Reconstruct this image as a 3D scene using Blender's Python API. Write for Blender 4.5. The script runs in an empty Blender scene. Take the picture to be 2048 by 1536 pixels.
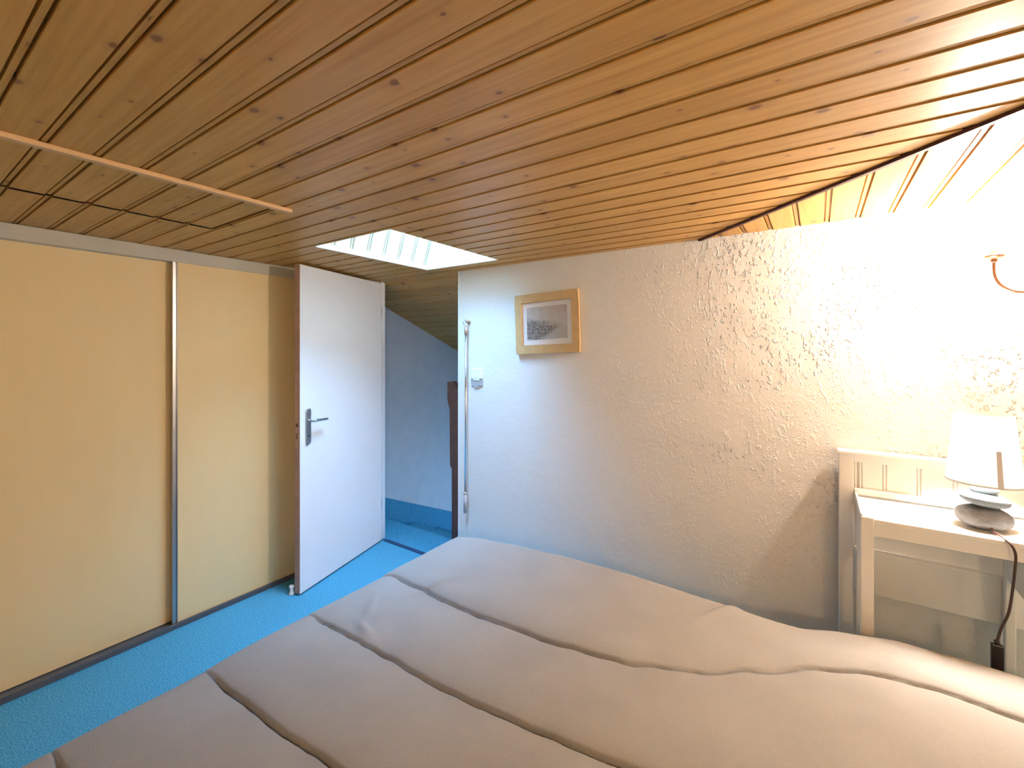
import bpy, bmesh, math, random
from mathutils import Vector, Matrix, noise
random.seed(7)
S = bpy.context.scene
COL = S.collection
# ------------------------------------------------------------------ camera
cam_d = bpy.data.cameras.new('camera'); cam = bpy.data.objects.new('camera', cam_d); COL.objects.link(cam)
cam.location = (0, 0, 1.4926); cam.rotation_euler = (math.radians(90), 0, math.radians(34.38))
cam_d.sensor_width = 36; cam_d.lens = 15.697; cam_d.shift_y = -0.0322; cam_d.clip_start = 0.02
S.camera = cam
# ------------------------------------------------------------------ light and exposure
S.view_settings.view_transform = 'Standard'; S.view_settings.look = 'None'
S.view_settings.gamma = 1; S.view_settings.use_curve_mapping = False
S.view_settings.exposure = 1.1
SKY = (0.27, 0.57, 1.0); SKY_STRENGTH = 54.0
LAMP_W = 95.0; SCONCE_W = 75.0; FILL_W = 26.0; WARM = (1.0, 0.87, 0.74); WARM_FILL = (1.0, 0.72, 0.42)
w = bpy.data.worlds.new('world'); S.world = w; w.use_nodes = True
w.node_tree.nodes['Background'].inputs[0].default_value = SKY + (1,)
_nt = w.node_tree; _bg = _nt.nodes['Background']
_tc = _nt.nodes.new('ShaderNodeTexCoord'); _sp = _nt.nodes.new('ShaderNodeSeparateXYZ'); _nt.links.new(_tc.outputs['Generated'], _sp.inputs[0])
_mr = _nt.nodes.new('ShaderNodeMapRange'); _mr.interpolation_type = 'SMOOTHSTEP'; _nt.links.new(_sp.outputs[2], _mr.inputs[0])   # bright sky overhead, dimmer towards the horizon
for _i, _v in ((1, .55), (2, .98), (3, SKY_STRENGTH * .12), (4, SKY_STRENGTH)): _mr.inputs[_i].default_value = _v
_nt.links.new(_mr.outputs[0], _bg.inputs[1])

def portal(name, loc, rot, sx, sy):
    l = bpy.data.lights.new(name, 'AREA'); l.shape = 'RECTANGLE'; l.size = sx; l.size_y = sy
    o = bpy.data.objects.new(name, l); COL.objects.link(o); o.location = loc; o.rotation_euler = rot
    l.cycles.is_portal = True
    return o
portal('skylight_portal', (-1.82, 1.75, 2.57), (0, 0, 0), 0.75, 0.95)

# ------------------------------------------------------------------ materials
def new_mat(name):
    m = bpy.data.materials.new(name); m.use_nodes = True
    nt = m.node_tree; b = nt.nodes['Principled BSDF']
    return m, nt, b
def N(nt, t, **k):
    n = nt.nodes.new(t)
    for a, v in k.items():
        if a == 'inp':
            for i, x in v.items(): n.inputs[i].default_value = x
        else: setattr(n, a, v)
    return n
def L(nt, a, b): nt.links.new(a, b)
def math_n(nt, op, a, b=None, c=None):
    n = N(nt, 'ShaderNodeMath', operation=op)
    for i, x in enumerate((a, b, c)):
        if x is None: continue
        if isinstance(x, (int, float)): n.inputs[i].default_value = x
        else: L(nt, x, n.inputs[i])
    return n.outputs[0]
def ramp(nt, fac, stops):
    r = N(nt, 'ShaderNodeValToRGB'); e = r.color_ramp.elements
    while len(e) < len(stops): e.new(0.5)
    for i, (p, c) in enumerate(stops): e[i].position = p; e[i].color = tuple(c) + (1,) if len(c) == 3 else c
    L(nt, fac, r.inputs[0]); return r.outputs[0]
def mixc(nt, fac, a, b, mode='MIX'):
    n = N(nt, 'ShaderNodeMix', data_type='RGBA', blend_type=mode)
    for s, x in ((0, fac), (6, a), (7, b)):
        if isinstance(x, (int, float)): n.inputs[s].default_value = x
        elif isinstance(x, tuple): n.inputs[s].default_value = x + (1,) if len(x) == 3 else x
        else: L(nt, x, n.inputs[s])
    return n.outputs[2]
def bump(nt, b, h, strength=0.3, dist=0.01):
    n = N(nt, 'ShaderNodeBump'); n.inputs['Strength'].default_value = strength; n.inputs['Distance'].default_value = dist
    L(nt, h, n.inputs['Height']); L(nt, n.outputs[0], b.inputs['Normal'])
def coords(nt):
    return N(nt, 'ShaderNodeTexCoord').outputs['Object']
def noise_n(nt, vec, scale, detail=3, rough=0.5, mapscale=None):
    if mapscale:
        mp = N(nt, 'ShaderNodeMapping'); mp.inputs['Scale'].default_value = mapscale; L(nt, vec, mp.inputs[0]); vec = mp.outputs[0]
    n = N(nt, 'ShaderNodeTexNoise'); n.inputs['Scale'].default_value = scale; n.inputs['Detail'].default_value = detail
    n.inputs['Roughness'].default_value = rough
    L(nt, vec, n.inputs['Vector']); return n.outputs[0]

def plain(name, col, rough=0.5, metal=0.0, var=0.04, vscale=8, bs=0.0, bscale=200):
    m, nt, b = new_mat(name); v = coords(nt)
    f = noise_n(nt, v, vscale, 4)
    c = ramp(nt, f, [(0.3, tuple(x * (1 - var) for x in col)), (0.7, tuple(min(1, x * (1 + var)) for x in col))])
    L(nt, c, b.inputs['Base Color']); b.inputs['Roughness'].default_value = rough; b.inputs['Metallic'].default_value = metal
    if bs: bump(nt, b, noise_n(nt, v, bscale, 3), bs, 0.002)
    return m

def pine(name, along, pitch, off):
    """varnished pine boards running along x (0) or y (1)"""
    m, nt, b = new_mat(name); v = coords(nt)
    sp = N(nt, 'ShaderNodeSeparateXYZ'); L(nt, v, sp.inputs[0])
    s = sp.outputs[along]; t = sp.outputs[1 - along]
    k = math_n(nt, 'FLOOR', math_n(nt, 'DIVIDE', math_n(nt, 'SUBTRACT', t, off), pitch))
    wn = N(nt, 'ShaderNodeTexWhiteNoise', noise_dimensions='1D'); L(nt, k, wn.inputs['W'])
    cb = N(nt, 'ShaderNodeCombineXYZ')
    L(nt, math_n(nt, 'ADD', s, math_n(nt, 'MULTIPLY', wn.outputs[0], 13.0)), cb.inputs[0]); L(nt, t, cb.inputs[1]); L(nt, k, cb.inputs[2])
    vec = cb.outputs[0]
    # knots
    mp = N(nt, 'ShaderNodeMapping'); mp.inputs['Scale'].default_value = (6.4, 9.6, 9.6); L(nt, vec, mp.inputs[0])
    dn = N(nt, 'ShaderNodeTexNoise'); dn.inputs['Scale'].default_value = 4; L(nt, mp.outputs[0], dn.inputs['Vector'])
    dv = N(nt, 'ShaderNodeVectorMath', operation='MULTIPLY_ADD'); L(nt, dn.outputs[1], dv.inputs[0]); dv.inputs[1].default_value = (.05, .05, 0); L(nt, mp.outputs[0], dv.inputs[2])
    vo = N(nt, 'ShaderNodeTexVoronoi', voronoi_dimensions='2D'); L(nt, dv.outputs[0], vo.inputs['Vector']); vo.inputs['Scale'].default_value = 1.0
    # 2D voronoi offset per board through x shift; random colour decides whether a cell holds a knot and its size
    sc = N(nt, 'ShaderNodeSeparateColor'); L(nt, vo.outputs['Color'], sc.inputs[0])
    keep = math_n(nt, 'GREATER_THAN', sc.outputs[0], 0.45)
    rad = math_n(nt, 'MULTIPLY_ADD', sc.outputs[1], 0.085, 0.025)
    kd = math_n(nt, 'DIVIDE', vo.outputs['Distance'], rad)
    mr = N(nt, 'ShaderNodeMapRange', interpolation_type='SMOOTHSTEP'); L(nt, kd, mr.inputs[0]); mr.inputs[1].default_value = 1.25; mr.inputs[2].default_value = 0.5
    knot = math_n(nt, 'MULTIPLY', mr.outputs[0], keep)
    mr2 = N(nt, 'ShaderNodeMapRange', interpolation_type='SMOOTHSTEP'); L(nt, kd, mr2.inputs[0]); mr2.inputs[1].default_value = 3.6; mr2.inputs[2].default_value = 1.0
    halo = math_n(nt, 'MULTIPLY', mr2.outputs[0], keep)
    g = noise_n(nt, vec, 1.0, 5, 0.6, (2.2, 55, 1)); g2 = noise_n(nt, vec, 1.0, 2, 0.5, (1.2, 9, 1))
    base = ramp(nt, g, [(0.25, (0.50, 0.24, 0.05)), (0.55, (0.66, 0.36, 0.10)), (0.8, (0.75, 0.45, 0.155))])
    base = mixc(nt, math_n(nt, 'MULTIPLY', g2, 0.35), base, (0.66, 0.33, 0.08))
    tint = ramp(nt, wn.outputs[0], [(0, (0.86, 0.84, 0.8)), (1, (1.0, 1.0, 1.0))])
    base = mixc(nt, 1.0, base, tint, 'MULTIPLY')
    base = mixc(nt, math_n(nt, 'MULTIPLY', halo, 0.35), base, (0.42, 0.20, 0.07))
    base = mixc(nt, math_n(nt, 'MULTIPLY', knot, 0.85), base, (0.20, 0.075, 0.025))
    L(nt, base, b.inputs['Base Color']); b.inputs['Roughness'].default_value = 0.42
    b.inputs['Specular IOR Level'].default_value = 0.35
    bump(nt, b, g, 0.06, 0.002)
    return m
PA, OA = 0.105, 0.588
PB, OB = 0.1035, -0.174
M_pineA = pine('pine_boards', 0, PA, OA); M_pineB = pine('pine_boards_turned', 1, PB, OB)

def plaster():
    m, nt, b = new_mat('white_rough_plaster'); v = coords(nt)
    b.inputs['Base Color'].default_value = (0.79, 0.775, 0.75, 1); b.inputs['Roughness'].default_value = 0.75
    fl = noise_n(nt, v, 62, 3, 0.55, (1.2, 1, 0.8))
    fr = N(nt, 'ShaderNodeMapRange', interpolation_type='SMOOTHSTEP'); L(nt, fl, fr.inputs[0]); fr.inputs[1].default_value = .53; fr.inputs[2].default_value = .68
    mk = noise_n(nt, v, 3.2, 2); mr = N(nt, 'ShaderNodeMapRange'); L(nt, mk, mr.inputs[0]); mr.inputs[1].default_value = .40; mr.inputs[2].default_value = .62
    mr.inputs[3].default_value = 0.12
    sp = N(nt, 'ShaderNodeSeparateXYZ'); L(nt, v, sp.inputs[0])
    xr = N(nt, 'ShaderNodeMapRange'); L(nt, sp.outputs[0], xr.inputs[0]); xr.inputs[1].default_value = -1.1; xr.inputs[2].default_value = -.2; xr.inputs[3].default_value = 0.05
    h = math_n(nt, 'MULTIPLY', math_n(nt, 'MULTIPLY', fr.outputs[0], mr.outputs[0]), xr.outputs[0])
    zr = N(nt, 'ShaderNodeMapRange'); L(nt, sp.outputs[2], zr.inputs[0]); zr.inputs[1].default_value = .7; zr.inputs[2].default_value = 1.5; zr.inputs[3].default_value = 0.15
    h = math_n(nt, 'MULTIPLY', h, zr.outputs[0])
    h = math_n(nt, 'ADD', h, math_n(nt, 'MULTIPLY', noise_n(nt, v, 170, 3), 0.12))
    h = math_n(nt, 'ADD', h, math_n(nt, 'MULTIPLY', noise_n(nt, v, 9, 2), 0.35))
    bump(nt, b, h, 0.9, 0.013)
    return m
M_plaster = plaster()
M_hallwall = plain('hall_wall_paint', (0.80, 0.80, 0.80), 0.8, bs=.2, bscale=60)

def carpet():
    m, nt, b = new_mat('blue_carpet'); v = coords(nt)
    f = noise_n(nt, v, 170, 3, .8); f2 = noise_n(nt, v, 90, 2)
    c = ramp(nt, f, [(0.36, (0.04, 0.20, 0.32)), (0.5, (0.08, 0.39, 0.58)), (0.66, (0.26, 0.58, 0.74))])
    c = mixc(nt, math_n(nt, 'MULTIPLY', f2, 0.3), c, (0.09, 0.36, 0.54))
    L(nt, c, b.inputs['Base Color']); b.inputs['Roughness'].default_value = 1.0; b.inputs['Specular IOR Level'].default_value = 0.05
    bump(nt, b, f, 0.6, 0.004)
    return m
M_carpet = carpet()

def fabric():
    m, nt, b = new_mat('grey_beige_quilt_fabric'); v = coords(nt)
    c = ramp(nt, noise_n(nt, v, 6, 3), [(0.3, (0.245, 0.24, 0.235)), (0.7, (0.285, 0.28, 0.272))])
    c = mixc(nt, 0.25, c, ramp(nt, noise_n(nt, v, 600, 2), [(0.35, (0.17, 0.165, 0.16)), (0.65, (0.42, 0.41, 0.39))]))
    L(nt, c, b.inputs['Base Color']); b.inputs['Roughness'].default_value = 0.85
    b.inputs['Sheen Weight'].default_value = 0.15
    vo = N(nt, 'ShaderNodeTexVoronoi'); vo.inputs['Scale'].default_value = 11; L(nt, v, vo.inputs['Vector'])
    rings = math_n(nt, 'SINE', math_n(nt, 'MULTIPLY', vo.outputs['Distance'], 95.0))
    h = math_n(nt, 'ADD', math_n(nt, 'MULTIPLY', rings, 0.14), math_n(nt, 'MULTIPLY', noise_n(nt, v, 500, 2), 0.5))
    bump(nt, b, h, 0.22, 0.002)
    return m
M_duvet = fabric()
def laminate():
    m, nt, b = new_mat('cream_laminate'); v = coords(nt)
    g = noise_n(nt, v, 1.0, 4, .6, (8, 8, 1.2))
    c = ramp(nt, g, [(0.3, (0.80, 0.60, 0.30)), (0.7, (0.82, 0.625, 0.325))])
    L(nt, c, b.inputs['Base Color']); b.inputs['Roughness'].default_value = 0.55
    return m
M_lam = laminate()
M_fascia = plain('grey_beige_rail_paint', (0.52, 0.49, 0.41), 0.5)
M_alu = plain('brushed_aluminium', (0.50, 0.49, 0.48), 0.35, 0.9)
M_track = plain('dark_grey_track', (0.10, 0.105, 0.115), 0.45, 0.3)
M_door = plain('white_door_paint', (0.84, 0.85, 0.86), 0.42, var=.01)
M_edge = plain('raw_door_edge', (0.44, 0.27, 0.20), 0.6, var=.12, vscale=25)
M_steel = plain('satin_steel', (0.62, 0.63, 0.65), 0.28, 0.95)
M_chrome = plain('chrome_tube', (0.75, 0.78, 0.82), 0.15, 1.0)
M_white = plain('white_furniture_paint', (0.83, 0.82, 0.79), 0.45, var=.015, bs=.05)
M_plastic = plain('white_plastic', (0.85, 0.86, 0.86), 0.35, var=.01)
M_grey_plastic = plain('grey_plastic', (0.42, 0.43, 0.46), 0.4)
M_black = plain('black_plastic', (0.015, 0.012, 0.014), 0.4)
M_cord = plain('brown_cord_sheath', (0.05, 0.018, 0.012), 0.45)
M_darkwood = plain('dark_stained_wood', (0.085, 0.030, 0.018), 0.5, var=.3, vscale=20)
M_gapwood = plain('dark_reddish_trim', (0.055, 0.012, 0.010), 0.6, var=.2)
M_framewood = plain('light_beech_frame', (0.62, 0.41, 0.19), 0.5, var=.08, vscale=18)
M_mat = plain('white_mount_card', (0.80, 0.76, 0.74), 0.8, var=.01)
M_copper = plain('aged_copper', (0.42, 0.20, 0.12), 0.35, 0.85)
M_cream = plain('cream_gloss_trim', (0.90, 0.80, 0.62), 0.4)
M_liner = plain('pale_skylight_lining', (0.76, 0.64, 0.48), 0.5)
M_sheet = plain('pale_mattress_cloth', (0.62, 0.60, 0.56), 0.9)
def stone(name, c1, c2):
    m, nt, b = new_mat(name); v = coords(nt)
    f = noise_n(nt, v, 30, 5, .65, (1, 1, 2.2))
    L(nt, ramp(nt, f, [(0.3, c1), (0.72, c2)]), b.inputs['Base Color']); b.inputs['Roughness'].default_value = .7
    bump(nt, b, noise_n(nt, v, 90, 4), .25, .002); return m
M_stone = stone('grey_pebble', (0.13, 0.135, 0.15), (0.26, 0.265, 0.285))
M_stone2 = stone('blue_grey_pebble', (0.16, 0.20, 0.24), (0.28, 0.33, 0.38))
def emit(name, col, s):
    m, nt, b = new_mat(name); b.inputs['Base Color'].default_value = (1, 1, 1, 1)
    b.inputs['Emission Color'].default_value = col + (1,); b.inputs['Emission Strength'].default_value = s; return m
M_bulb = emit('lit_bulb', (1, .86, .68), 30.0)
def shade_mat(name, tr):
    m, nt, b = new_mat(name)
    t = N(nt, 'ShaderNodeBsdfTranslucent'); t.inputs[0].default_value = (0.95, 0.93, 0.88, 1)
    mx = N(nt, 'ShaderNodeMixShader'); mx.inputs[0].default_value = tr
    b.inputs['Base Color'].default_value = (0.9, 0.89, 0.86, 1); b.inputs['Roughness'].default_value = .8
    L(nt, b.outputs[0], mx.inputs[1]); L(nt, t.outputs[0], mx.inputs[2])
    L(nt, mx.outputs[0], nt.nodes['Material Output'].inputs[0]); return m
M_shade = shade_mat('white_shade_cloth', .75)
M_seam = plain('grey_shade_seam', (0.70, 0.68, 0.70), .8)
def glass():
    m, nt, b = new_mat('window_glass')
    t = N(nt, 'ShaderNodeBsdfTransparent'); g = N(nt, 'ShaderNodeBsdfGlossy'); g.inputs['Roughness'].default_value = .02
    mx = N(nt, 'ShaderNodeMixShader'); mx.inputs[0].default_value = .06
    L(nt, t.outputs[0], mx.inputs[1]); L(nt, g.outputs[0], mx.inputs[2]); L(nt, mx.outputs[0], nt.nodes['Material Output'].inputs[0])
    return m
M_glass = glass()
def print_mat():
    m, nt, b = new_mat('grey_landscape_print'); v = N(nt, 'ShaderNodeTexCoord').outputs['Generated']
    sp = N(nt, 'ShaderNodeSeparateXYZ'); L(nt, v, sp.inputs[0]); X, Z = sp.outputs[0], sp.outputs[2]
    n1 = noise_n(nt, v, 5, 6, .7); n2 = noise_n(nt, v, 22, 5, .75)
    # bushes: dark scribbles low at left; pale water low at right; hazy sky above
    land = math_n(nt, 'SUBTRACT', math_n(nt, 'ADD', math_n(nt, 'MULTIPLY', n1, .55), .32), math_n(nt, 'MULTIPLY', X, .22))
    mr = N(nt, 'ShaderNodeMapRange', interpolation_type='SMOOTHSTEP'); L(nt, math_n(nt, 'SUBTRACT', land, Z), mr.inputs[0]); mr.inputs[1].default_value = -.12; mr.inputs[2].default_value = .12
    sky = ramp(nt, n1, [(0.3, (0.46, 0.42, 0.41)), (0.7, (0.62, 0.58, 0.56))])
    bush = ramp(nt, n2, [(0.38, (0.07, 0.055, 0.05)), (0.5, (0.24, 0.21, 0.19)), (0.64, (0.52, 0.50, 0.47))])
    c = mixc(nt, mr.outputs[0], sky, bush)
    wx = N(nt, 'ShaderNodeMapRange', interpolation_type='SMOOTHSTEP'); L(nt, math_n(nt, 'SUBTRACT', math_n(nt, 'ADD', X, math_n(nt, 'MULTIPLY', n1, .3)), math_n(nt, 'MULTIPLY', Z, 1.1)), wx.inputs[0]); wx.inputs[1].default_value = .42; wx.inputs[2].default_value = .62
    c = mixc(nt, math_n(nt, 'MULTIPLY', wx.outputs[0], .8), c, (0.50, 0.50, 0.50))
    rx = N(nt, 'ShaderNodeMapRange'); L(nt, math_n(nt, 'MULTIPLY', math_n(nt, 'MULTIPLY', X, Z), n2), rx.inputs[0]); rx.inputs[1].default_value = .28; rx.inputs[2].default_value = .5; rx.inputs[4].default_value = .5
    c = mixc(nt, rx.outputs[0], c, (0.50, 0.24, 0.20))
    L(nt, c, b.inputs['Base Color']); b.inputs['Roughness'].default_value = .6
    return m
M_print = print_mat()

# ------------------------------------------------------------------ mesh helpers
class MB:
    def __init__(s): s.v = []; s.f = []; s.mi = []; s.smooth = []
    def add(s, vs, fs, mi=0, sm=False):
        o = len(s.v); s.v += [tuple(v) for v in vs]; s.f += [[i + o for i in f] for f in fs]; s.mi += [mi] * len(fs); s.smooth += [sm] * len(fs)
        return s
    def box(s, a, b, mi=0, M=None):
        x0, y0, z0 = a; x1, y1, z1 = b
        vs = [Vector(p) for p in ((x0, y0, z0), (x1, y0, z0), (x1, y1, z0), (x0, y1, z0), (x0, y0, z1), (x1, y0, z1), (x1, y1, z1), (x0, y1, z1))]
        if M: vs = [M @ v for v in vs]
        return s.add(vs, [[0, 3, 2, 1], [4, 5, 6, 7], [0, 1, 5, 4], [1, 2, 6, 5], [2, 3, 7, 6], [3, 0, 4, 7]], mi)
    def prism(s, poly, z0, z1, M=None, mi=0, axis=2):
        """polygon in two axes, extruded along the third"""
        def P(p, z):
            q = [p[0], p[1]]; q.insert(axis, z); return M @ Vector(q) if M else Vector(q)
        n = len(poly); vs = [P(p, z0) for p in poly] + [P(p, z1) for p in poly]
        fs = [list(range(n))[::-1], list(range(n, 2 * n))] + [[i, (i + 1) % n, n + (i + 1) % n, n + i] for i in range(n)]
        return s.add(vs, fs, mi)
    def tube(s, pts, r, n=12, caps=True, mi=0):
        pts = [Vector(p) for p in pts]; rr = r if isinstance(r, (list, tuple)) else [r] * len(pts)
        vs = []; fs = []; up = Vector((0, 0, 1)); prev = None
        for i, p in enumerate(pts):
            d = (pts[min(i + 1, len(pts) - 1)] - pts[max(i - 1, 0)]).normalized()
            if prev is None:
                a = d.orthogonal().normalized()
            else:
                a = (prev - d * prev.dot(d)).normalized()
            prev = a; b = d.cross(a)
            for k in range(n):
                t = 2 * math.pi * k / n; vs.append(p + (a * math.cos(t) + b * math.sin(t)) * rr[i])
        for i in range(len(pts) - 1):
            for k in range(n):
                fs.append([i * n + k, i * n + (k + 1) % n, (i + 1) * n + (k + 1) % n, (i + 1) * n + k])
        if caps: fs += [list(range(n))[::-1], [(len(pts) - 1) * n + k for k in range(n)]]
        return s.add(vs, fs, mi, True)
    def lathe(s, prof, c, n=48, mi=0, close=False):
        vs = []; fs = []; m = len(prof)
        for r, z in prof:
            for k in range(n):
                t = 2 * math.pi * k / n; vs.append((c[0] + r * math.cos(t), c[1] + r * math.sin(t), c[2] + z))
        for i in range(m if close else m - 1):
            j = (i + 1) % m
            for k in range(n): fs.append([i * n + k, i * n + (k + 1) % n, j * n + (k + 1) % n, j * n + k])
        return s.add(vs, fs, mi, True)
    def build(s, name, mats, parent=None, bevel=0, subsurf=0, solid=0):
        if not isinstance(mats, (list, tuple)): mats = [mats]
        off = parent_world(parent) if parent else Vector((0, 0, 0))
        me = bpy.data.meshes.new(name); me.from_pydata([tuple(Vector(v) - off) for v in s.v], [], s.f)
        for m in mats: me.materials.append(m)
        for p, mi, sm in zip(me.polygons, s.mi, s.smooth): p.material_index = mi; p.use_smooth = sm
        bm = bmesh.new(); bm.from_mesh(me)
        if bevel or subsurf: bmesh.ops.remove_doubles(bm, verts=bm.verts, dist=1e-5)
        bmesh.ops.recalc_face_normals(bm, faces=bm.faces); bm.to_mesh(me); bm.free()
        o = bpy.data.objects.new(name, me); COL.objects.link(o)
        if parent: o.parent = parent
        if bevel:
            md = o.modifiers.new('bevel', 'BEVEL'); md.width = bevel; md.segments = 2; md.limit_method = 'ANGLE'; md.angle_limit = math.radians(50)
        if subsurf:
            md = o.modifiers.new('subsurf', 'SUBSURF'); md.levels = md.render_levels = subsurf
        return o
def parent_world(p):
    off = Vector((0, 0, 0))
    while p: off += p.location; p = p.parent
    return off
def tag(o, label, cat, group=None, kind=None):
    o['label'] = label; o['category'] = cat
    if group: o['group'] = group
    if kind: o['kind'] = kind
    return o
def thing(name, loc, label, cat, group=None, kind=None):
    o = bpy.data.objects.new(name, None); COL.objects.link(o); o.location = loc; o.empty_display_size = .1
    return tag(o, label, cat, group, kind)
def smooth_path(ctrl, n=8):
    P = [Vector(p) for p in ctrl]; out = []
    for i in range(len(P) - 1):
        p0, p1, p2, p3 = P[max(i - 1, 0)], P[i], P[i + 1], P[min(i + 2, len(P) - 1)]
        for k in range(n):
            t = k / n
            out.append(.5 * ((2 * p1) + (p2 - p0) * t + (2 * p0 - 5 * p1 + 4 * p2 - p3) * t * t + (3 * p1 - p0 - 3 * p2 + p3) * t ** 3))
    out.append(P[-1]); return out

# ------------------------------------------------------------------ room dimensions
H = 2.04; XC = -2.85; YW = 2.329; XR = 1.7; YB = -1.3; XJ = -2.035; XH = -3.24; TH = 0.09
SLOPE = 0.404
def groove_profile(k0, k1, off, pitch):
    """(t, depth) breakpoints of the boards: every joint is a bead between two narrow grooves"""
    out = []
    for k in range(k0, k1 + 1):
        g = off + k * pitch
        out += [(g - .0115, 0), (g - .0105, .014), (g - .0065, .014), (g - .0055, .003), (g + .0045, .003), (g + .0055, .014), (g + .0095, .014), (g + .0105, 0)]
    return out
def depth_at(prof, t):
    if t <= prof[0][0]: return prof[0][1]
    for (a, da), (b, db) in zip(prof, prof[1:]):
        if a <= t <= b: return da + (db - da) * (t - a) / max(b - a, 1e-9)
    return prof[-1][1]
def sheet(mb, prof, ranges, brk, fn, mi=0):
    """strips across t; ranges(t_mid) gives functions (lo(t), hi(t)); fn(s, t, depth) -> point"""
    ts = sorted(set([round(p[0], 5) for p in prof] + [round(b, 5) for b in brk]))
    lo, hi = min(brk), max(brk); ts = [t for t in ts if lo - 1e-6 <= t <= hi + 1e-6]
    for a, b in zip(ts, ts[1:]):
        for l, h in ranges((a + b) / 2):
            da, db = depth_at(prof, a), depth_at(prof, b)
            q = [fn(l(a), a, da), fn(h(a), a, da), fn(h(b), b, db), fn(l(b), b, db)]
            mb.add(q, [[0, 1, 2, 3]], mi)
C_ = lambda v: (lambda t: v)
# openings in the ceiling: skylight and loft hatch
SX0, SX1, SY0, SY1 = -2.16, -1.585, 1.347, 2.15
HX0, HX1, HY0, HY1 = -2.25, -1.685, -0.35, 0.903
XO = -3.45
ZC = lambda y: H if y <= YW else H - SLOPE * (y - YW)
DIAG = 1.853                                   # the two board fields meet on x + y = DIAG
cm = MB()
profA = groove_profile(-19, 40, OA, PA)
def rangesA(t):
    hi = (lambda y: min(DIAG - y, XR)) if t < YW else C_(-0.9)
    if SY0 < t < SY1: return [(C_(XO), C_(SX0)), (C_(SX1), hi)]
    if HY0 < t < HY1: return [(C_(XO), C_(HX0)), (C_(HX1), hi)]
    return [(C_(XO), hi)]
sheet(cm, profA, rangesA, [YB, DIAG - XR, HY0, HY1, SY0, SY1, YW, 4.72], lambda s, t, d: (s, t, ZC(t) + d), 0)
profB = groove_profile(-4, 19, OB, PB)
sheet(cm, profB, lambda t: [((lambda x: DIAG - x), C_(YW + .02))], [DIAG - YW, XR], lambda s, t, d: (t, s, H + d), 1)
ceil = cm.build('ceiling', [M_pineA, M_pineB])
tag(ceil, 'knotty varnished pine board ceiling that slopes down beyond the doorway', 'ceiling', kind='structure')
# roof deck above the boards keeps daylight out
rm = MB()
Z2 = H + .03
for a, b in (((XO - .1, YB - .1), (SX0 - .03, YW)), ((SX1 + .03, YB - .1), (XR + .1, YW)), ((SX0 - .03, YB - .1), (SX1 + .03, SY0 - .03)), ((SX0 - .03, SY1 + .03), (SX1 + .03, YW))):
    rm.box((a[0], a[1], Z2), (b[0], b[1], Z2 + .05))
rm.prism([(YW, Z2), (4.9, Z2 - SLOPE * (4.9 - YW)), (4.9, Z2 + .05 - SLOPE * (4.9 - YW)), (YW, Z2 + .05)], XO - .1, -0.8, axis=0)
rm.box((-0.9, YW, Z2), (XR + .1, YW + .1, Z2 + .05))
tag(rm.build('trim_6', M_hallwall), 'roof deck above the pine boards', 'roof', kind='structure')

# diagonal dark strip between the two board fields
tm = MB(); d45 = Vector((1, -1, 0)).normalized(); n45 = Vector((1, 1, 0)).normalized()
p0 = Vector((DIAG - YW, YW - .001, H)); p1 = Vector((XR, DIAG - XR, H))
def strip(mb, a, b, w0, w1, z0, z1, mi=0):
    vs = [a + n45 * w0, b + n45 * w0, b + n45 * w1, a + n45 * w1]
    vs = [Vector((v.x, min(v.y, YW - .001), z0)) for v in vs] + [Vector((v.x, min(v.y, YW - .001), z1)) for v in vs]
    mb.add(vs, [[0, 3, 2, 1], [4, 5, 6, 7], [0, 1, 5, 4], [1, 2, 6, 5], [2, 3, 7, 6], [3, 0, 4, 7]], mi)
strip(tm, p0, p1, -.009, .009, H - .010, H + .012)
tag(tm.build('trim_1', M_gapwood), 'dark reddish strip running diagonally between the two fields of ceiling boards', 'trim', kind='structure')

# floor
fm = MB(); fm.box((XC - .6, YB - .1, -.05), (XR + .1, YW + .06, 0)); fm.box((XO - .1, YW + .06, -.05), (-.8, 2.66, -.002))
tag(fm.build('floor', M_carpet), 'bright blue speckled carpet floor', 'floor', kind='structure')
th = MB(); th.box((XC + .03, YW - .005, 0), (XJ, YW + .03, .006))
tag(th.build('trim_2', plain('dark_blue_threshold', (0.02, 0.07, 0.16), .5), None, bevel=.002), 'dark blue threshold strip under the doorway', 'trim', kind='structure')

# walls
wm = MB(); wm.box((XJ, YW, 0), (XR + .1, YW + TH, H + .012))
tag(wm.build('wall_right', M_plaster), 'white rough plastered wall with the picture and the lamps', 'wall', kind='structure')
wm = MB(); wm.box((XO - .1, YW, 0), (XC - .0, YW + .03, H + .012))
tag(wm.build('wall_left', M_plaster), 'short plastered wall end behind the door hinge', 'wall', kind='structure')
wm = MB(); wm.box((XR, YB, 0), (XR + .1, YW, H + .02))
tag(wm.build('wall_head', M_plaster), 'white plastered wall at the head of the bed', 'wall', kind='structure')
wm = MB(); wm.box((XO - .1, YB - .1, 0), (XR + .1, YB, H + .02))
tag(wm.build('wall_back', M_plaster), 'white plastered wall behind the camera', 'wall', kind='structure')
wm = MB(); wm.box((XO - .1, YB, 0), (XO, YW, H + .02))
tag(wm.build('wall_closet', M_hallwall), 'wall behind the built-in wardrobe', 'wall', kind='structure')
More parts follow.
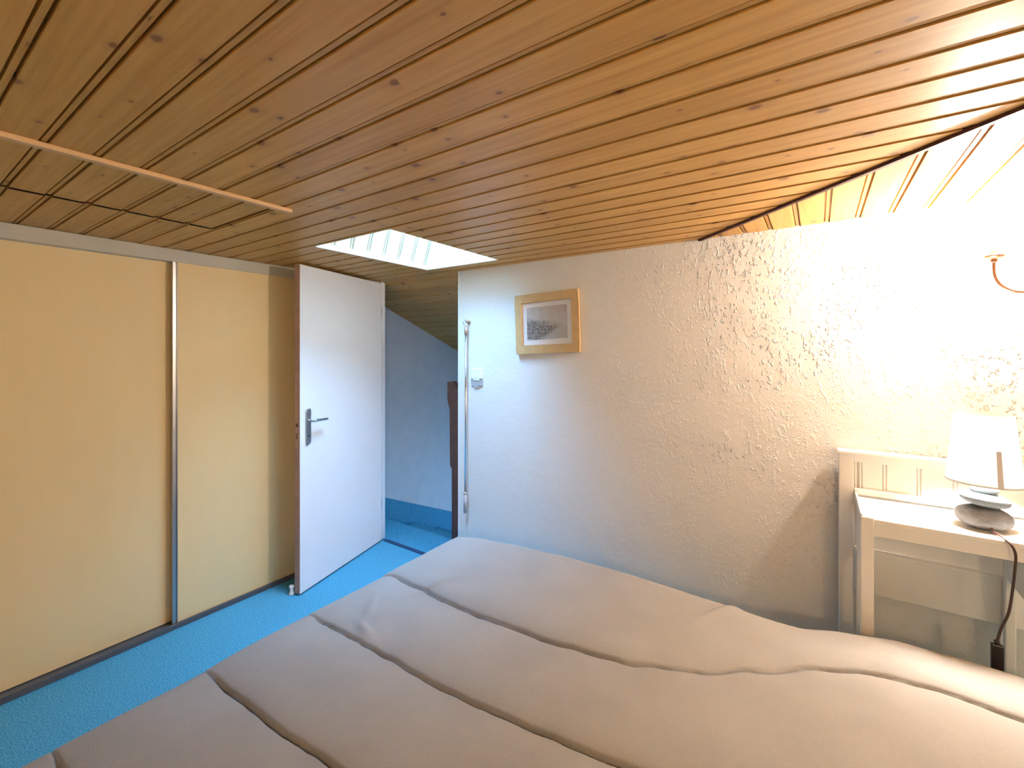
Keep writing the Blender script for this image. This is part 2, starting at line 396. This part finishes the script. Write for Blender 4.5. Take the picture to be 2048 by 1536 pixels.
# hallway: far left wall, end wall, right wall with a low window opening
HZ = -1.6
wm = MB(); wm.box((XH - .1, YW + .03, HZ), (XH, 4.8, 2.1))
tag(wm.build('wall_hall', M_hallwall), 'pale hallway wall under the sloping boards', 'wall', kind='structure')
wm = MB(); wm.box((XH - .1, 4.7, HZ), (-.8, 4.8, 2.1)); tag(wm.build('wall_hall_end', M_hallwall), 'end wall of the stairwell', 'wall', kind='structure')
wm = MB(); xr = -1.9
wy0, wy1, wz0, wz1 = 3.15, 3.95, -.65, -.10
wm.box((xr, YW + TH, HZ), (xr + .1, wy0, 2.1)); wm.box((xr, wy1, HZ), (xr + .1, 4.7, 2.1))
wm.box((xr, wy0, HZ), (xr + .1, wy1, wz0)); wm.box((xr, wy0, wz1), (xr + .1, wy1, 2.1))
tag(wm.build('wall_hall_right', M_hallwall), 'stairwell wall with the low window', 'wall', kind='structure')
w2 = thing('window_2', (xr, (wy0 + wy1) / 2, wz0), 'low stairwell window lighting the hallway', 'window', kind='structure')
g = MB(); g.box((xr + .04, wy0 + .05, wz0 + .05), (xr + .046, wy1 - .05, wz1 - .05)); g.build('glass', M_glass, w2)
g = MB()
for a, b in (((wy0, wz0), (wy1, wz0 + .05)), ((wy0, wz1 - .05), (wy1, wz1)), ((wy0, wz0 + .05), (wy0 + .05, wz1 - .05)), ((wy1 - .05, wz0 + .05), (wy1, wz1 - .05))):
    g.box((xr + .02, a[0], a[1]), (xr + .07, b[0], b[1]))
g.build('window_frame', M_door, w2)
portal('stair_window_portal', (xr + .09, (wy0 + wy1) / 2, (wz0 + wz1) / 2), (0, math.radians(90), 0), wz1 - wz0, wy1 - wy0)
# bottom of stairwell
wm = MB(); wm.box((XH - .1, YW + TH, HZ - .05), (-.8, 4.8, HZ)); wm.box((XH, 2.62, HZ), (-1.91, 2.66, -.05))
tag(wm.build('floor_stairwell', M_carpet), 'lower floor of the stairwell', 'floor', kind='structure')
# stairs
st = thing('staircase', (XH + .3, 2.66, 0), 'blue carpeted stairs going down beside the pale hallway wall', 'stairs')
for k in range(4):
    s_ = MB(); s_.box((XH + .03, 2.66 + .34 * k, -.155 * (k + 1) - .10), (-2.0, 2.66 + .34 * (k + 1) + .02, -.155 * (k + 1)))
    s_.build('step', M_carpet, st, bevel=.01)
s_ = MB(); s_.prism([(YW + TH + .01, 0.0), (2.45, .27), (4.2, -.50), (4.2, -.75), (2.66, -.1), (2.66, 0)], XH + .001, XH + .025, axis=0)
s_.build('stringer', M_carpet, st)
nw = thing('newel_post', (-2.2, 2.5, 0), 'dark wooden post with a carved wider top behind the doorway edge', 'post')
s_ = MB(); s_.prism([(-2.284, 1.264), (-2.234, 1.268), (-2.18, 1.21), (-2.16, 1.21), (-2.16, .01), (-2.24, .01), (-2.241, .62), (-2.258, .64), (-2.262, 1.06), (-2.284, 1.13)], 2.48, 2.53, axis=1)
s_.build('post', M_darkwood, nw, bevel=.004)

# skylight
wn = thing('window_1', ((SX0 + SX1) / 2, (SY0 + SY1) / 2, H), 'square skylight opening in the pine ceiling with pale boarded lining', 'skylight', kind='structure')
ZT = 2.50; LEAN = .16
sm = MB(); profS = []
for k in range(9):
    q = 1.327 + .113 * k; profS += [(q - .014, 0), (q - .013, .03), (q - .004, .03), (q - .003, .004), (q + .003, .004), (q + .004, .03), (q + .013, .03), (q + .014, 0)]
sheet(sm, profS, lambda t: [(C_(0.0), C_(1.0))], [SY0, SY1], lambda s, t, d: (SX0 + LEAN * s - d, t, H + (ZT - H) * s), 0)
sm.add([(SX0, SY1, H), (SX1, SY1, H), (SX1, SY1, ZT), (SX0 + LEAN, SY1, ZT)], [[0, 1, 2, 3]])
sm.add([(SX0, SY0, H), (SX1, SY0, H), (SX1, SY0, ZT), (SX0 + LEAN, SY0, ZT)], [[0, 1, 2, 3]])
sm.add([(SX1, SY0, H), (SX1, SY1, H), (SX1, SY1, ZT), (SX1, SY0, ZT)], [[0, 1, 2, 3]])
sm.build('lining', M_liner, wn)
lm = MB()
for a, b in (((SX0 - .006, SY0 - .006), (SX0 + .010, SY1 + .006)), ((SX0 + .010, SY1 - .010), (SX1 + .006, SY1 + .006))):
    lm.box((a[0], a[1], H - .005), (b[0], b[1], H + .02))
lm.build('edge_trim', M_cream, wn)
fr = MB(); o = .035
for a, b in (((SX0 + LEAN - .03, SY0 - .03), (SX1 + .03, SY0 + o)), ((SX0 + LEAN - .03, SY1 - o), (SX1 + .03, SY1 + .03)), ((SX0 + LEAN - .03, SY0 + o), (SX0 + LEAN + o, SY1 - o)), ((SX1 - o, SY0 + o), (SX1 + .03, SY1 - o))):
    fr.box((a[0], a[1], ZT), (b[0], b[1], ZT + .04))
fr.build('window_frame', M_door, wn)
gm = MB(); gm.box((SX0 + LEAN + o, SY0 + o, ZT + .015), (SX1 - o, SY1 - o, ZT + .021)); gm.build('glass', M_glass, wn)
# closing box outside the lining so no daylight slips under the boards
bx = MB()
for a, b in (((SX0 - .03, SY0 - .03), (SX1 + .03, SY0 - .012)), ((SX0 - .03, SY1 + .012), (SX1 + .03, SY1 + .03)), ((SX0 - .03, SY0 - .012), (SX0 - .012, SY1 + .012)), ((SX1 + .012, SY0 - .012), (SX1 + .03, SY1 + .012))):
    bx.box((a[0], a[1], H + .012), (b[0], b[1], ZT + .01))
bx.box((SX0 - .03, SY0 - .03, ZT), (SX0 + LEAN - .02, SY1 + .03, ZT + .03))
bx.build('shaft_case', M_hallwall, wn)

# loft hatch
lh = thing('loft_hatch', (-1.97, .3, H), 'pine boarded loft hatch in the ceiling with a pale batten along its edge', 'hatch')
hm = MB(); gp = .006
sheet(hm, profA, lambda t: [(C_(HX0 + gp), C_(HX1 - .001))], [HY0 + gp, HY1 - gp], lambda s, t, d: (s, t, H + .004 + d), 0)
x0, x1, y0, y1 = HX0 + gp, HX1 - .001, HY0 + gp, HY1 - gp
hm.box((x0, y0, H + .0185), (x1, y1, H + .024))
hm.build('panel', M_pineA, lh)
hm = MB(); hm.box((HX0 - .02, HY0 - .02, H + .024), (HX1 + .02, HY1 + .02, H + .029)); hm.build('backing', M_gapwood, lh)
hm = MB(); hm.box((-1.70, HY0, H - .014), (-1.672, .945, H + .001)); hm.build('batten', plain('pale_batten', (0.66, 0.42, 0.22), .5), lh, bevel=.004)

# wardrobe
wd = thing('wardrobe', (XC - .2, .6, 0), 'built-in wardrobe with two cream sliding doors along the left wall', 'wardrobe')
s_ = MB(); s_.box((XC - .075, YB + .01, 1.972), (XC + .004, YW - .008, H - .001)); s_.build('top_fascia', M_fascia, wd, bevel=.002)
s_ = MB(); s_.box((XC - .07, YB + .01, .001), (XC + .012, YW - .008, .022)); s_.box((XC + .004, YB + .01, .022), (XC + .012, YW - .008, .03)); s_.build('bottom_track', M_track, wd, bevel=.002)
for (ya, yb, xd) in ((YB + .02, .955, XC - .046), (.967, YW - .012, XC - .004)):
    s_ = MB(); s_.box((xd - .016, ya, .026), (xd, yb, 1.985)); dd = s_.build('sliding_door', M_lam, wd, bevel=.001)
    if ya > 0:
        s_ = MB(); s_.box((xd - .018, ya - .020, .022), (xd + .004, ya - .006, 1.98)); s_.box((xd - .018, ya - .006, .022), (xd - .002, ya + .0, 1.98)); s_.box((xd - .018, ya, .022), (xd + .004, ya + .004, 1.98))
        s_.build('edge_profile', M_alu, dd, bevel=.002)
    else:
        s_ = MB(); s_.box((xd - .018, yb, .022), (xd - .010, yb + .015, 1.98)); s_.build('edge_profile', M_alu, dd)
s_ = MB(); s_.box((XC - .55, YB + .01, .001), (XC - .52, YW - .01, H - .002)); s_.build('back_panel', M_hallwall, wd)

# door leaf, open against the wardrobe
hp = Vector((-2.822, 2.315, 0)); fp = Vector((-2.60, 1.515, 0)); dv = (fp - hp).normalized(); nv = Vector((-dv.y, dv.x, 0))
if nv.x < 0: nv = -nv                      # nv points into the room
WD = (fp - hp).length
Md = Matrix(((dv.x, nv.x, 0, hp.x), (dv.y, nv.y, 0, hp.y), (0, 0, 1, 0), (0, 0, 0, 1)))
dr = thing('door_1', (hp.x, hp.y, 0), 'white flush door standing open beside the wardrobe', 'door', kind='structure')
s_ = MB(); s_.box((0.004, -.04, .012), (WD, 0, 2.022), M=Md); leaf = s_.build('leaf', M_door, dr, bevel=.0015)
s_ = MB(); s_.box((WD, -.0395, .014), (WD + .002, -.0015, 2.02), M=Md); s_.build('door_edge', M_edge, leaf)
s_ = MB(); s_.box((WD + .001, -.030, .90), (WD + .0035, -.010, 1.14), M=Md); s_.build('latch_plate', plain('latch_brass', (.50, .34, .26), .4, .6), leaf)
s_ = MB(); s_.box((WD + .003, -.026, 1.03), (WD + .006, -.014, 1.05), M=Md); s_.box((WD + .003, -.024, .955), (WD + .005, -.018, .99), M=Md); s_.build('latch_bolt', M_darkwood, leaf)
hx = WD - .062
hn = MB(); n = 16
prof = [(hx - .02, .918), (hx + .018, .905), (hx + .022, .92), (hx + .022, 1.118), (hx + .012, 1.132), (hx - .014, 1.135), (hx - .022, 1.12), (hx - .022, .93)]
hn.prism(prof, .0, .008, M=Md, axis=1); hnd = hn.build('door_handle', M_steel, leaf, bevel=.003)
lv = MB(); pts = [Md @ Vector(p) for p in ((hx, .006, 1.062), (hx, .030, 1.062), (hx, .044, 1.062))]
lv.tube(pts, .009)
pts = smooth_path([Md @ Vector(p) for p in ((hx, .040, 1.062), (hx - .008, .050, 1.062), (hx - .03, .053, 1.062), (hx - .075, .052, 1.060), (hx - .118, .050, 1.058))], 5)
lv.tube(pts, [.009] + [.008] * (len(pts) - 2) + [.006]); lv.build('lever', M_steel, hnd)
kh = MB(); kh.tube([Md @ Vector((hx, .007, .965)), Md @ Vector((hx, .0092, .965))], .006); kh.build('keyhole', M_black, hnd)
for zz in (1.120, .925):
    sc = MB(); sc.tube([Md @ Vector((hx, .007, zz)), Md @ Vector((hx, .0095, zz))], .004); sc.build('screw', M_steel, hnd)
for zz in (.25, 1.75):
    s_ = MB(); s_.tube([Md @ Vector((-.002, -.006, zz)), Md @ Vector((-.002, -.006, zz + .09))], .006); s_.build('hinge', M_steel, dr)
# frame post at hinge
s_ = MB(); s_.box((XC + .001, YW - .004, 0.007), (XC + .012, YW + .032, H - .001))
tag(s_.build('trim_3', M_door, bevel=.002), 'white door frame post at the hinge side', 'trim', kind='structure')
s_ = MB(); s_.box((XJ - .008, YW - .002, 0.007), (XJ, YW + TH + .01, H - .001))
tag(s_.build('trim_4', M_door, bevel=.001), 'narrow white lining on the edge of the plastered wall', 'trim', kind='structure')
# door stop
ds = thing('door_stop', (-2.66, 1.50, 0), 'small white door stop on the carpet at the foot of the open door', 'door stop')
s_ = MB(); s_.lathe([(0, 0), (.016, 0), (.016, .01), (.011, .014), (.011, .04), (.015, .045), (.015, .055), (0, .055)], (-2.662, 1.498, 0), 20); s_.build('stop', M_plastic, ds)

# ------------------------------------------------------------------ skylight pole, switch, picture
pl = thing('skylight_pole', (-1.955, 2.30, .4), 'thin chrome skylight pole hanging on the wall beside the doorway', 'pole')
s_ = MB(); s_.tube([(-1.950, 2.303, 1.64), (-1.956, 2.303, .52)], .0075, 14); s_.build('tube', M_chrome, pl)
s_ = MB(); s_.tube([(-1.956, 2.303, .535), (-1.957, 2.303, .405)], [.0125, .0125], 16); s_.build('grip', M_grey_plastic, pl)
s_ = MB(); s_.tube([(-1.956, 2.303, .535), (-1.956, 2.303, .542)], .0145, 16); s_.build('collar', M_chrome, pl)
s_ = MB(); s_.tube([(-1.950, 2.303, 1.60), (-1.950, 2.303, 1.655)], .011, 14)
s_.tube(smooth_path([(-1.950, 2.303, 1.655), (-1.956, 2.303, 1.668), (-1.968, 2.303, 1.676), (-1.974, 2.303, 1.690)], 5), .005, 10)
s_.build('hook', plain('bronze_fitting', (.50, .38, .28), .4, .6), pl)
wh = thing('wall_hook', (-1.945, 2.325, 1.69), 'small bronze wall hook holding the chrome pole', 'hook')
s_ = MB()
s_.tube([(-1.944, 2.328, 1.688), (-1.944, 2.318, 1.688)], .012, 16)
s_.tube(smooth_path([(-1.944, 2.320, 1.688), (-1.944, 2.300, 1.684), (-1.942, 2.292, 1.690), (-1.940, 2.292, 1.704)], 5), .0035, 8)
s_.build('hook_body', plain('bronze_hook', (.42, .30, .22), .4, .6), wh)
sw = thing('light_switch', (-1.874, 2.328, 1.30), 'white square light switch on the wall right of the doorway', 'switch')
s_ = MB(); s_.box((-1.921, 2.316, 1.308), (-1.826, 2.3285, 1.375)); s_.box((-1.903, 2.316, 1.295), (-1.846, 2.3285, 1.308)); s_.build('plate', M_plastic, sw, bevel=.003)
s_ = MB(); s_.box((-1.921, 2.320, 1.262), (-1.826, 2.3285, 1.294)); s_.box((-1.921, 2.320, 1.294), (-1.905, 2.3285, 1.307)); s_.box((-1.844, 2.320, 1.294), (-1.826, 2.3285, 1.307)); s_.box((-1.900, 2.321, 1.248), (-1.855, 2.3285, 1.262)); s_.build('rocker', M_grey_plastic, sw, bevel=.002)

pc = thing('picture', (-1.335, 2.32, 1.66), 'framed grey landscape print in a light wood frame on the white wall', 'picture')
Mp = Matrix.Translation((-1.335, 2.328, 1.6605)) @ Matrix.Rotation(math.radians(-1.9), 4, 'Y')
W2, H2 = .216, .182
def ring(mb, w0, h0, w1, h1, y0, y1):
    for a, b in (((-w0, -h0), (w0, -h1)), ((-w0, h1), (w0, h0)), ((-w0, -h1), (-w1, h1)), ((w1, -h1), (w0, h1))):
        mb.box((a[0], y0, a[1]), (b[0], y1, b[1]), M=Mp)
s_ = MB(); ring(s_, W2, H2, .170, .130, -.024, -.002); s_.build('frame', M_framewood, pc, bevel=.002)
s_ = MB(); s_.box((-.169, -.011, -.129), (.169, -.008, .129), M=Mp); s_.build('mount', M_mat, pc)
s_ = MB(); s_.box((-.138, -.0125, -.096), (.138, -.0112, .100), M=Mp); s_.build('print', M_print, pc)

# ------------------------------------------------------------------ white bedside console
ct = thing('console_table', (.33, 2.1, 0), 'white bedside console with a beadboard back panel standing against the wall', 'table')
TX0, TX1, TYF, TYB, TT = .125, .565, 1.985, 2.262, .910
s_ = MB(); s_.box((.072, 2.272, .01), (.122, 2.312, 1.075)); s_.build('stile', M_white, ct, bevel=.003)
s_ = MB(); s_.box((.072 + .60, 2.272, .01), (.072 + .65, 2.312, 1.075)); s_.build('stile', M_white, ct, bevel=.003)
s_ = MB(); s_.box((.068, 2.262, 1.075), (.73, 2.316, 1.088)); s_.build('cap_rail', M_white, ct, bevel=.003)
s_ = MB(); s_.box((.122, 2.272, 1.045), (.672, 2.312, 1.075)); s_.build('top_rail', M_white, ct, bevel=.002)
s_ = MB(); s_.box((.122, 2.268, .915), (.672, 2.312, .940)); s_.build('ledge_rail', M_white, ct, bevel=.003)
s_ = MB(); pb = []
gs = [.128, .142, .218, .319, .42, .521, .622]
for g_ in gs: pb += [(g_ - .008, 0), (g_ - .005, .006), (g_ - .002, 0), (g_ + .002, 0), (g_ + .005, .006), (g_ + .008, 0)]
sheet(s_, pb, lambda t: [(C_(.939), C_(1.046))], [.122, .672], lambda s, t, d: (t, 2.281 + d, s), 0)
s_.box((.122, 2.290, .939), (.672, 2.300, 1.046)); s_.build('beadboard', M_white, ct)
s_ = MB(); s_.box((.122, 2.276, .70), (.672, 2.300, .915)); s_.build('back_panel', M_white, ct)
s_ = MB(); s_.box((.122, 2.262, .53), (.672, 2.302, .69)); s_.prism([(2.255, .69), (2.302, .69), (2.302, .705), (2.262, .705), (2.255, .700)], .122, .672, axis=0); s_.build('bottom_rail', M_white, ct, bevel=.003)
s_ = MB(); s_.box((TX0, TYF, TT - .018), (TX1 + .01, TYB, TT)); s_.build('tabletop', M_white, ct, bevel=.003)
s_ = MB(); s_.prism([(TYF + .001, TT + .0), (TYB, TT), (TYB, TT + .016), (TYF + .001, TT + .012)], TX0, TX0 + .006, axis=0); s_.build('side_lip', M_white, ct)
s_ = MB(); s_.box((TX0 + .035, TYF + .006, TT - .060), (TX1 - .03, TYF + .024, TT - .018)); s_.build('front_rail', M_white, ct, bevel=.002)
for (xa, yb_) in ((TX0, TYF), (TX1 - .03, TYF)):
    s_ = MB(); s_.box((xa, yb_ - .004, .002), (xa + .036, yb_ + .032, TT - .018)); s_.box((xa, yb_ - .004, TT - .018), (xa + .036, yb_ + .02, TT + .004)); s_.build('leg', M_white, ct, bevel=.003)
for xa in (TX0 + .004, TX1 - .03):
    s_ = MB(); s_.box((xa, TYB - .03, .002), (xa + .026, TYB - .002, TT - .018)); s_.build('leg', M_white, ct, bevel=.003)
for xa in (TX0 + .006, TX1 - .026):
    s_ = MB(); s_.box((xa, TYF + .028, .705), (xa + .018, TYB - .03, TT - .018)); s_.build('side_rail', M_white, ct, bevel=.002)

# ------------------------------------------------------------------ table lamp
LX, LY = .452, 2.095
tl = thing('table_lamp', (LX, LY, TT), 'table lamp with stacked grey pebble base and white shade on the console', 'lamp')
def pebble(c, rx, ry, rz, tilt, seed, mat, az=0):
    bm = bmesh.new(); bmesh.ops.create_icosphere(bm, subdivisions=4, radius=1); vs = []; R_ = Matrix.Rotation(az, 4, 'Z') @ Matrix.Rotation(tilt, 4, 'Y')
    for v in bm.verts:
        p = v.co.copy(); k = 1 + .05 * noise.noise(p * .9 + Vector((seed, 0, 0))) + .012 * noise.noise(p * 2.7 + Vector((0, seed, 0)))
        z = math.copysign(abs(p.z) ** .85, p.z)
        vs.append(Vector(c) + R_ @ Vector((p.x * rx * k, p.y * ry * k, z * rz * k)))
    fs = [[v.index for v in f.verts] for f in bm.faces]; bm.free()
    m = MB(); m.add(vs, fs, 0, True); m.build('pebble', mat, tl)
pebble((LX, LY, TT + .036), .072, .060, .038, math.radians(4), 3, M_stone, math.radians(25))
pebble((LX + .002, LY, TT + .094), .063, .052, .024, math.radians(8), 9, M_stone2, math.radians(25))
pebble((LX + .002, LY, TT + .126), .036, .032, .012, math.radians(0), 5, M_stone2, math.radians(25))
SB = TT + .150; SH = .225
s_ = MB(); s_.tube([(LX, LY, TT + .13), (LX, LY, SB + .06)], .010, 16); s_.build('stem', M_steel, tl)
s_ = MB(); s_.lathe([(.092, 0), (.070, SH), (.069, SH), (.091, 0)], (LX, LY, SB), 64, close=True); shd = s_.build('lamp_shade', M_shade, tl)
s_ = MB()
for zz in (0,): s_.lathe([(.0925, 0), (.0928, .003), (.0925, .005), (.0905, .005), (.0905, 0)], (LX, LY, SB), 64, close=True)
s_.build('rim', M_seam, shd)
a0 = math.radians(-78); vs = []
for i in range(8):
    t = i / 7; r = .0932 - .0116 * t; z = SB + .002 + t * .115
    for da in (-.08, .08): vs.append((LX + r * math.cos(a0 + da), LY + r * math.sin(a0 + da), z))
s_ = MB(); s_.add(vs, [[2 * i, 2 * i + 1, 2 * i + 3, 2 * i + 2] for i in range(7)]); s_.build('seam', M_seam, shd)
s_ = MB(); s_.lathe([(.0, .055), (.012, .058), (.016, .07), (.026, .09), (.028, .105), (.02, .125), (0, .132)], (LX, LY, SB), 20); s_.build('bulb', M_bulb, tl)
cp = smooth_path([(LX + .005, LY - .05, TT + .018), (.462, 2.03, TT + .010), (.474, 1.995, TT + .006), (.484, 1.972, TT - .004), (.492, 1.965, .88), (.490, 1.963, .83), (.486, 1.965, .773), (.478, 1.966, .70), (.462, 1.966, .645), (.453, 1.966, .60)], 6)
s_ = MB(); s_.tube(cp, .0035, 10); cord = s_.build('power_cord', M_cord, tl)
s_ = MB(); s_.box((.440, 1.958, .512), (.468, 1.974, .596)); s_.tube([(.453, 1.966, .596), (.453, 1.966, .608)], .007, 12); s_.build('inline_switch', M_black, cord, bevel=.004)

# ------------------------------------------------------------------ wall lamp
def wall_lamp(T, label):
    """T maps the lamp built at the right wall to its place"""
    P = lambda p: T @ Vector(p)
    def parts():
        s_ = MB(); s_.lathe([(0, .0), (.012, .0), (.024, .006), (.030, .012), (.030, .0145), (.022, .0135), (0, .008)], (.500, 2.2, 1.806), 40); yield 'drip_dish', s_, M_copper
        s_ = MB(); arm = smooth_path([(.500, 2.2, 1.806), (.500, 2.2, 1.775), (.502, 2.2, 1.752), (.510, 2.2, 1.728), (.524, 2.2, 1.710), (.545, 2.203, 1.696), (.575, 2.215, 1.692), (.605, 2.235, 1.700), (.630, 2.27, 1.712), (.645, 2.325, 1.72)], 6)
        s_.tube(arm, .0045, 12); s_.tube([(.5, 2.2, 1.797), (.5, 2.2, 1.806)], .009, 16); yield 'arm', s_, M_copper
        s_ = MB(); s_.tube([(.645, 2.3285, 1.72), (.645, 2.312, 1.72)], .04, 32); yield 'back_plate', s_, M_copper
        s_ = MB(); s_.tube([(.5, 2.2, 1.816), (.5, 2.2, 1.865)], .010, 16); yield 'candle_sleeve', s_, M_cream
        s_ = MB(); s_.lathe([(.006, .0), (.012, .012), (.016, .028), (.013, .048), (.005, .066), (0, .072)], (.5, 2.2, 1.865), 20); yield 'bulb', s_, M_bulb
    wl = thing('wall_lamp', P((.645, 2.329, 1.72)), label, 'lamp')
    for nm, mb, mt in parts():
        mb.v = [tuple(P(v)) for v in mb.v]; mb.build(nm, mt, wl)
    return wl
wl = wall_lamp(Matrix.Identity(4), 'copper armed wall lamp with lit candle bulb high on the white wall')
fill_lamp = wall_lamp(Matrix.Translation((.6, 1.029, 0)) @ Matrix.Scale(-1, 4, (0, 1, 0)), 'added copper armed wall lamp behind the camera, out of view, for warm fill light')  # unseen twin of the wall lamp, added as warm fill from behind the camera

def point(name, loc, watts, r, col, parent):
    l = bpy.data.lights.new(name, 'POINT'); l.energy = watts; l.shadow_soft_size = r; l.color = col
    o = bpy.data.objects.new(name, l); COL.objects.link(o); o.parent = parent; o.location = Vector(loc) - parent_world(parent); return o
point('table_lamp_light', (LX, LY, SB + .10), LAMP_W, .034, WARM, tl)
point('wall_lamp_light', (.5, 2.2, 1.905), SCONCE_W, .03, WARM, wl)
point('fill_lamp_light', (1.1, -1.171, 1.905), FILL_W, .06, WARM_FILL, fill_lamp)  # warm fill from the added lamp, for the wardrobe and console

# ------------------------------------------------------------------ bed and duvet
def interp(pts, x):
    if x <= pts[0][0]: return pts[0][1]
    for (a, ya), (b, yb) in zip(pts, pts[1:]):
        if x <= b:
            t = (x - a) / (b - a); t = t * t * (3 - 2 * t) * .5 + t * .5
            return ya + (yb - ya) * t
    return pts[-1][1]
s1 = [(-1.604, 1.275), (-1.48, 1.300), (-1.363, 1.296), (-1.181, 1.285), (-.99, 1.286), (-.75, 1.300), (-.62, 1.326), (-.50, 1.350), (-.394, 1.397), (-.295, 1.446), (-.17, 1.535), (.023, 1.660), (.14, 1.700), (.281, 1.712), (.45, 1.690), (.7, 1.66)]
s2 = [(-1.6, .930), (-1.32, .948), (-.95, .952), (-.664, .971), (-.518, .990), (-.3, 1.02), (.0, 1.10), (.3, 1.16), (.7, 1.16)]
s3 = [(-1.6, .594), (-1.17, .606), (-.94, .629), (-.5, .66), (.7, .70)]
s4 = [(-1.6, .265), (.7, .30)]
yf = [(-1.62, 1.74), (-1.54, 1.80), (-1.40, 1.85), (-1.2, 1.89), (-.82, 1.915), (-.24, 1.895), (-.05, 1.885), (.078, 1.925), (.214, 1.955), (.35, 1.945), (.5, 1.93), (.7, 1.92)]
YN = -.02; XL, XRB = -1.585, .66
def top(x, y):
    ys = [YN, interp(s4, x), interp(s3, x), interp(s2, x), interp(s1, x), interp(yf, x)]
    for a, b in zip(ys, ys[1:]):
        if y <= b + 1e-6: break
    k = ys.index(a) if a in ys else 0
    t = min(max((y - a) / (b - a), 0), 1)
    wide = (b - a) > .42
    h = .017 + .007 * min(max((b - a - .35) / .15, 0), 1)
    q = min(t * (b - a) / .085, 1); rise = math.sqrt(max(0, 1 - (1 - q) ** 2))
    fall = math.sin(min((1 - t) / .7, 1) * math.pi / 2) ** .8 if k < 4 else 1
    # the first seam lies flat in its middle stretch
    flat = 1.0
    if k == 4: flat = 1 - .55 * math.exp(-((x + .32) / .22) ** 2) * (1 - t)
    f = rise * fall
    eg = min(max((x - XL) / .16, 0), 1); eg = eg * eg * (3 - 2 * eg)
    z = .514 + h * (f * eg + .8 * (1 - eg)) * flat - .017 * (.12 + .88 * eg) * math.exp(-(min(abs(y - q) for q in ys[1:5]) / .0036) ** 2)
    z += .010 * noise.noise(Vector((x * 1.6, y * 2.2, 3.1))) + .004 * noise.noise(Vector((x * 5, y * 6, 1.7)))
    # creases pulled in at the seams
    d = min(abs(y - q) for q in ys[1:5])
    z += .006 * math.exp(-d / .05) * noise.noise(Vector((x * 16, y * 3, 9.0)))
    # head end: cloth rises a little over the pillows
    z += .030 * (1 / (1 + math.exp(-(x - .05) / .10)))
    # a few folds near the foot of the bed
    for (cx, cy, ln, ang, am) in ((-1.28, 1.36, .10, 1.15, .012), (-1.40, 1.10, .10, -.9, .008), (-.30, 1.78, .12, 1.0, .012), (-1.30, .99, .05, -.3, .008)):
        dx, dy = x - cx, y - cy; u = dx * math.cos(ang) + dy * math.sin(ang); v = -dx * math.sin(ang) + dy * math.cos(ang)
        z += am * math.exp(-(u / ln) ** 2 - (v / .016) ** 2)
    return z
def edge_drop(d, r=.075):
    if d >= r: return 0
    return r - math.sqrt(max(0, r * r - (r - d) ** 2))
NX, NY = 200, 440
xs = []
for i in range(NX + 1): xs.append((XL + (XRB - XL) * i / NX, 0))
xs = [(XL - .02, .40), (XL - .015, .28), (XL - .010, .18), (XL - .004, .11)] + xs + [(XRB + .006, .10), (XRB + .012, .30)]
rows = [('n', .40), ('n', .28), ('n', .18), ('n', .10)] + [('t', i / NY) for i in range(NY + 1)] + [('f', .10), ('f', .18), ('f', .28), ('f', .40)]
vs = []
for kind, a in rows:
    for (x, dx) in xs:
        xc = min(max(x, XL), XRB); yF = interp(yf, xc)
        if kind == 't': y = YN + (yF - YN) * a; dy = 0
        elif kind == 'n': y = YN - .012; dy = a
        else: y = yF + .004; dy = a
        yc = min(max(y, YN), yF)
        d = min(xc - XL, XRB - xc, yc - YN, yF - yc)
        z = top(xc, yc) - edge_drop(max(d, 0)) - max(0, max(dx, dy) - .075 if max(dx, dy) else 0)
        if dx or dy:
            wv = noise.noise(Vector((x * 6, y * 6, 0))) * .012
            if dx: x = x + (wv - .006 if x < 0 else -wv)
            if kind == 'n' and dy: y += wv - .006
        vs.append((x, y, z))
nx = len(xs); fs = []
for j in range(len(rows) - 1):
    for i in range(nx - 1): fs.append([j * nx + i, j * nx + i + 1, (j + 1) * nx + i + 1, (j + 1) * nx + i])
dm = MB(); dm.add(vs, fs, 0, True)
dv_ = dm.build('duvet', M_duvet)
tag(dv_, 'grey beige quilted duvet with long parallel seams spread over the bed', 'duvet')
bd = thing('bed', (-.45, .95, 0), 'low double bed covered right over by the grey quilted duvet', 'bed')
s_ = MB(); s_.box((XL + .06, YN + .06, .20), (XRB - .06, 1.70, .44)); s_.build('mattress', M_sheet, bd, bevel=.04)
s_ = MB(); s_.box((XL + .08, YN + .08, .10), (XRB - .08, 1.68, .20)); s_.build('bed_base', M_white, bd, bevel=.01)
for xa in (XL + .12, XRB - .18):
    for ya in (YN + .12, 1.58):
        s_ = MB(); s_.box((xa, ya, 0), (xa + .05, ya + .05, .10)); s_.build('leg', M_darkwood, bd)
